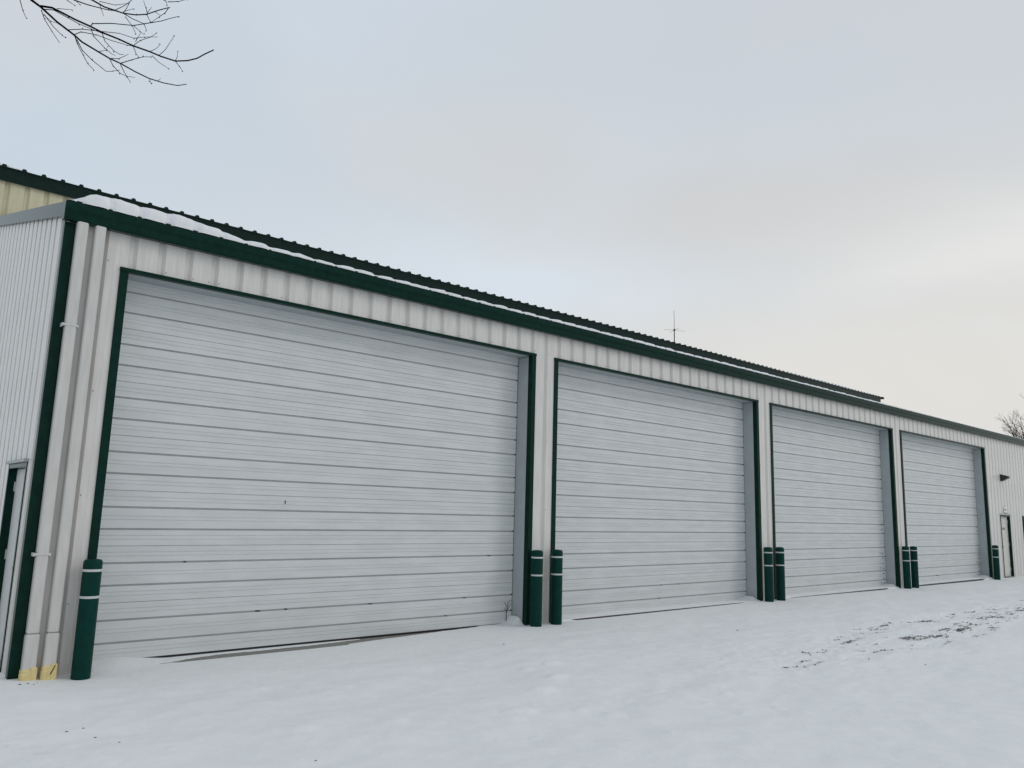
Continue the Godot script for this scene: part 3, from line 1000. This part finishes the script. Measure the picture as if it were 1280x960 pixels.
const TWIGS = [
	[2.6, [240, 40], [300, 47], [350, 70], [420, 105], [515, 150], [585, 187], [680, 225], [760, 262], [850, 290], [900, 305], [975, 323], [1050, 325], [1110, 317], [1160, 298], [1215, 278]],
	[1.2, [250, 55], [310, 60], [380, 95], [450, 135], [520, 165], [580, 190]],
	[0.9, [330, 52], [405, 50]],
	[1.3, [515, 148], [530, 135], [640, 135], [740, 125], [850, 120], [920, 118], [970, 105], [1022, 93]],
	[1.1, [430, 205], [480, 197], [560, 205], [640, 235], [730, 258], [770, 265]],
	[1.0, [385, 170], [480, 175], [600, 182], [680, 190], [750, 205], [820, 207], [897, 207]],
	[1.1, [700, 372], [760, 345], [820, 328], [860, 318]],
	[0.9, [860, 310], [890, 340], [938, 370]],
	[0.9, [890, 303], [930, 270], [1000, 215]],
	[0.8, [850, 290], [880, 265], [910, 247]],
	[0.8, [975, 320], [990, 300], [998, 280]],
	[0.9, [975, 323], [1000, 355], [1025, 388]],
	[0.9, [760, 260], [780, 310], [795, 328]],
	[0.9, [765, 258], [800, 230], [850, 205], [895, 185]],
	[0.8, [770, 235], [775, 215], [792, 170]],
	[1.1, [440, 215], [475, 275], [510, 340], [535, 390], [562, 418]],
	[1.1, [470, 250], [500, 310], [560, 370], [625, 422], [660, 422], [697, 410]],
	[1.0, [640, 345], [665, 390], [700, 430], [740, 450], [790, 458]],
	[1.0, [700, 378], [720, 420], [750, 460], [775, 495]],
	[0.8, [865, 455], [875, 480], [885, 497]],
	[0.7, [912, 470], [922, 450]],
	[0.8, [580, 308], [610, 290], [622, 265]],
	[0.9, [650, 345], [690, 345], [725, 325], [740, 313]],
	[1.0, [520, 165], [550, 220], [600, 275], [640, 310], [665, 322]],
	[1.0, [585, 190], [605, 240], [650, 290], [690, 315], [715, 318]],
	[1.1, [240, 60], [255, 110], [290, 175], [338, 243]],
	[1.0, [255, 85], [300, 150], [340, 190], [373, 215]],
	[0.8, [250, 85], [290, 120], [325, 128]],
	[2.0, [520, -5], [580, 25], [640, 45], [690, 62], [760, 68], [825, 68], [900, 52], [965, 44]],
	[1.5, [415, -5], [500, 25], [600, 42], [650, 48]],
	[1.2, [690, 62], [740, 90], [800, 115], [855, 120]],
	[0.9, [825, 68], [840, 100], [858, 120]],
	[0.9, [830, 65], [820, 30], [812, -5]],
	[0.8, [830, 60], [848, 22]],
	[1.0, [965, 45], [945, 75], [910, 95], [860, 118]],
	[0.9, [690, 60], [710, 30], [745, -4]],
	[1.0, [640, 45], [700, 15], [760, -6]],
	[0.9, [700, 80], [735, 130], [760, 180]],
	[0.8, [740, 125], [780, 160], [815, 190]],
	[0.8, [805, 120], [830, 168]],
	[0.8, [875, 58], [920, 92]],
	[1.0, [375, -5], [430, 32]],
	[0.9, [425, -3], [455, 25]],
	[0.8, [938, -4], [950, 22]],
	[0.8, [560, 20], [588, 88]],
	[0.8, [690, 52], [750, 35]],
	[1.0, [950, 0], [1010, 1], [1080, 4]],
	[0.9, [560, 0], [640, 12], [720, 8]],
	[1.0, [104, -5], [110, 45], [125, 85]]]

func make_near_tree():
	var t := base("overhanging_tree", Vector3(-5.2, -0.2, 1.6))
	tag(t, "leafless dark tree whose thin twigs hang into the sky above the corner", "tree")
	var trunk := limb(Vector3.ZERO, Vector3(0.05, 1, 0), 8.0, 0.19, 0.07, 0.04, 0.03, 8)
	var m := MB.new()
	m.tube(trunk[0], trunk[1], 10)
	put("trunk", m, M.bark, t)
	for i in 7:
		var a := PI * 0.5 + i * 0.62
		var p: Vector3 = trunk[0][4 + i % 4]
		var l := limb(p, Vector3(cos(a), 0.8, sin(a)), rng.randf_range(2.2, 3.4), 0.06, 0.012, 0.12, 0.03, 6)
		var b := MB.new()
		b.tube(l[0], l[1], 6)
		sprout(b, l, 2, 5, 0.0, 0.35)
		put("branch", b, M.bark, t)
	# the branch that droops into view: drawn on a plane that leans through the air, each twig straying from it
	var basis_ := Basis.from_euler(Vector3(0.163, -0.7167, 0.028))
	var per := 7.0 / 968.7364 / 4.5714        # metres per drawn unit where the branch hangs
	var mid := Vector3(-1.5663, 1.6553, 9.1063) + basis_ * Vector3((600 / 4.5714 - 640) / 968.7364 * 7.0, (480 - 200 / 4.5714) / 968.7364 * 7.0, -7.0)
	var place := func(p: Array, stray: float) -> Vector3:
		return mid + basis_ * Vector3((p[0] - 600) * per, (200 - p[1]) * per, stray) - t.position
	var wob := func(p: Array) -> float: return 0.16 * broad.get_noise_2d(p[0] * 0.0022, p[1] * 0.0022)
	var root: Vector3 = place.call([180, 0], 0.0)
	var from: Vector3 = trunk[0][6]
	var spine := [from, from.lerp(root, 0.35) + Vector3(0, 0.75, 0), from.lerp(root, 0.7) + Vector3(0, 0.85, 0), root + Vector3(-0.25, 0.28, -0.1), root]
	var main_pts := [[240, 45], [320, 120], [430, 205], [500, 265], [580, 310], [640, 345], [700, 372], [780, 415], [860, 455], [940, 478], [1000, 476], [1050, 467]]
	var pts := spine.duplicate()
	var rad := [0.05, 0.04, 0.026, 0.014, 0.0115]
	for i in main_pts.size():
		pts.append(place.call(main_pts[i], wob.call(main_pts[i])))
		rad.append(lerpf(0.0095, 0.0035, float(i) / (main_pts.size() - 1)))
	m = MB.new()
	m.tube(pts, rad, 7)
	# two more that feed the twigs seen at the top edge
	m.tube([spine[2], place.call([330, -170], 0.1), place.call([430, -60], wob.call([520, -5])), place.call([520, -5], wob.call([520, -5]))], [0.02, 0.014, 0.011, 0.0075], 6)
	m.tube([place.call([330, -170], 0.1), place.call([700, -120], 0.1), place.call([938, -4], wob.call([938, -4]))], [0.011, 0.007, 0.004], 5)
	m.tube([spine[2], place.call([90, -120], 0.05), place.call([104, -5], wob.call([104, -5]))], [0.014, 0.007, 0.004], 5)
	m.tube([place.call([700, -120], 0.1), place.call([770, -40], 0.05), place.call([760, -6], wob.call([760, -6]))], [0.006, 0.004, 0.003], 4)
	var br := put("branch", m, M.bark, t)
	for tw in TWIGS:
		var tp := []
		var tr := []
		var cnt: int = tw.size() - 1
		for i in cnt:
			var p: Array = tw[i + 1]
			tp.append(place.call(p, wob.call(p)))
			tr.append(0.0038 * tw[0] * lerpf(1.0, 0.55, float(i) / maxi(cnt - 1, 1)))
		m = MB.new()
		m.tube(tp, tr, 5)
		# buds
		for i in range(1, cnt):
			if rng.randf() < 0.7:
				var q: Vector3 = tp[i]
				var o := basis_ * Vector3(rng.randf_range(-1, 1), rng.randf_range(-1, 1), 0).normalized() * 0.014
				m.tube([q, q + o * 0.6, q + o], [0.004, 0.0045, 0.001], 4)
		put("twig", m, M.bark, br)

# ------------------------------------------------------------------ scene
func _ready():
	rng.seed = 7
	broad.seed = 5; broad.frequency = 1.0; broad.fractal_octaves = 3
	fine.seed = 9; fine.frequency = 1.0; fine.fractal_octaves = 3

	var cam := Camera3D.new()
	cam.name = "camera"
	cam.position = Vector3(-1.5663, 1.6553, 9.1063)
	cam.rotation = Vector3(0.163, -0.7167, 0.028)
	cam.fov = 52.716
	cam.near = 0.05; cam.far = 3000.0
	cam.current = true
	add_child(cam)

	var env := Environment.new()
	env.background_mode = Environment.BG_SKY
	var sky := Sky.new()
	var pan := PanoramaSkyMaterial.new()
	pan.panorama = make_sky()
	pan.energy_multiplier = 1.0
	sky.sky_material = pan
	env.sky = sky
	env.tonemap_mode = Environment.TONE_MAPPER_LINEAR
	env.tonemap_exposure = 1.10
	env.sdfgi_enabled = true; env.ssao_enabled = true; env.ssil_enabled = true
	var we := WorldEnvironment.new()
	we.name = "world_environment"
	we.environment = env
	add_child(we)

	var sun := DirectionalLight3D.new()
	sun.name = "sun"
	sun.light_energy = 0.15
	sun.light_angular_distance = 20.0
	sun.light_color = Color(1.0, 0.97, 0.93)
	sun.shadow_enabled = true
	sun.rotation = Vector3(deg_to_rad(-36), deg_to_rad(48), 0)
	add_child(sun)

	make_materials()
	make_ground()
	make_lean_to()
	make_main_building()
	make_roof_snow()
	make_bollards()
	make_lamp_and_sign()
	make_antenna()
	make_far_tree()
	make_near_tree()
	make_weed()
	make_gravel()
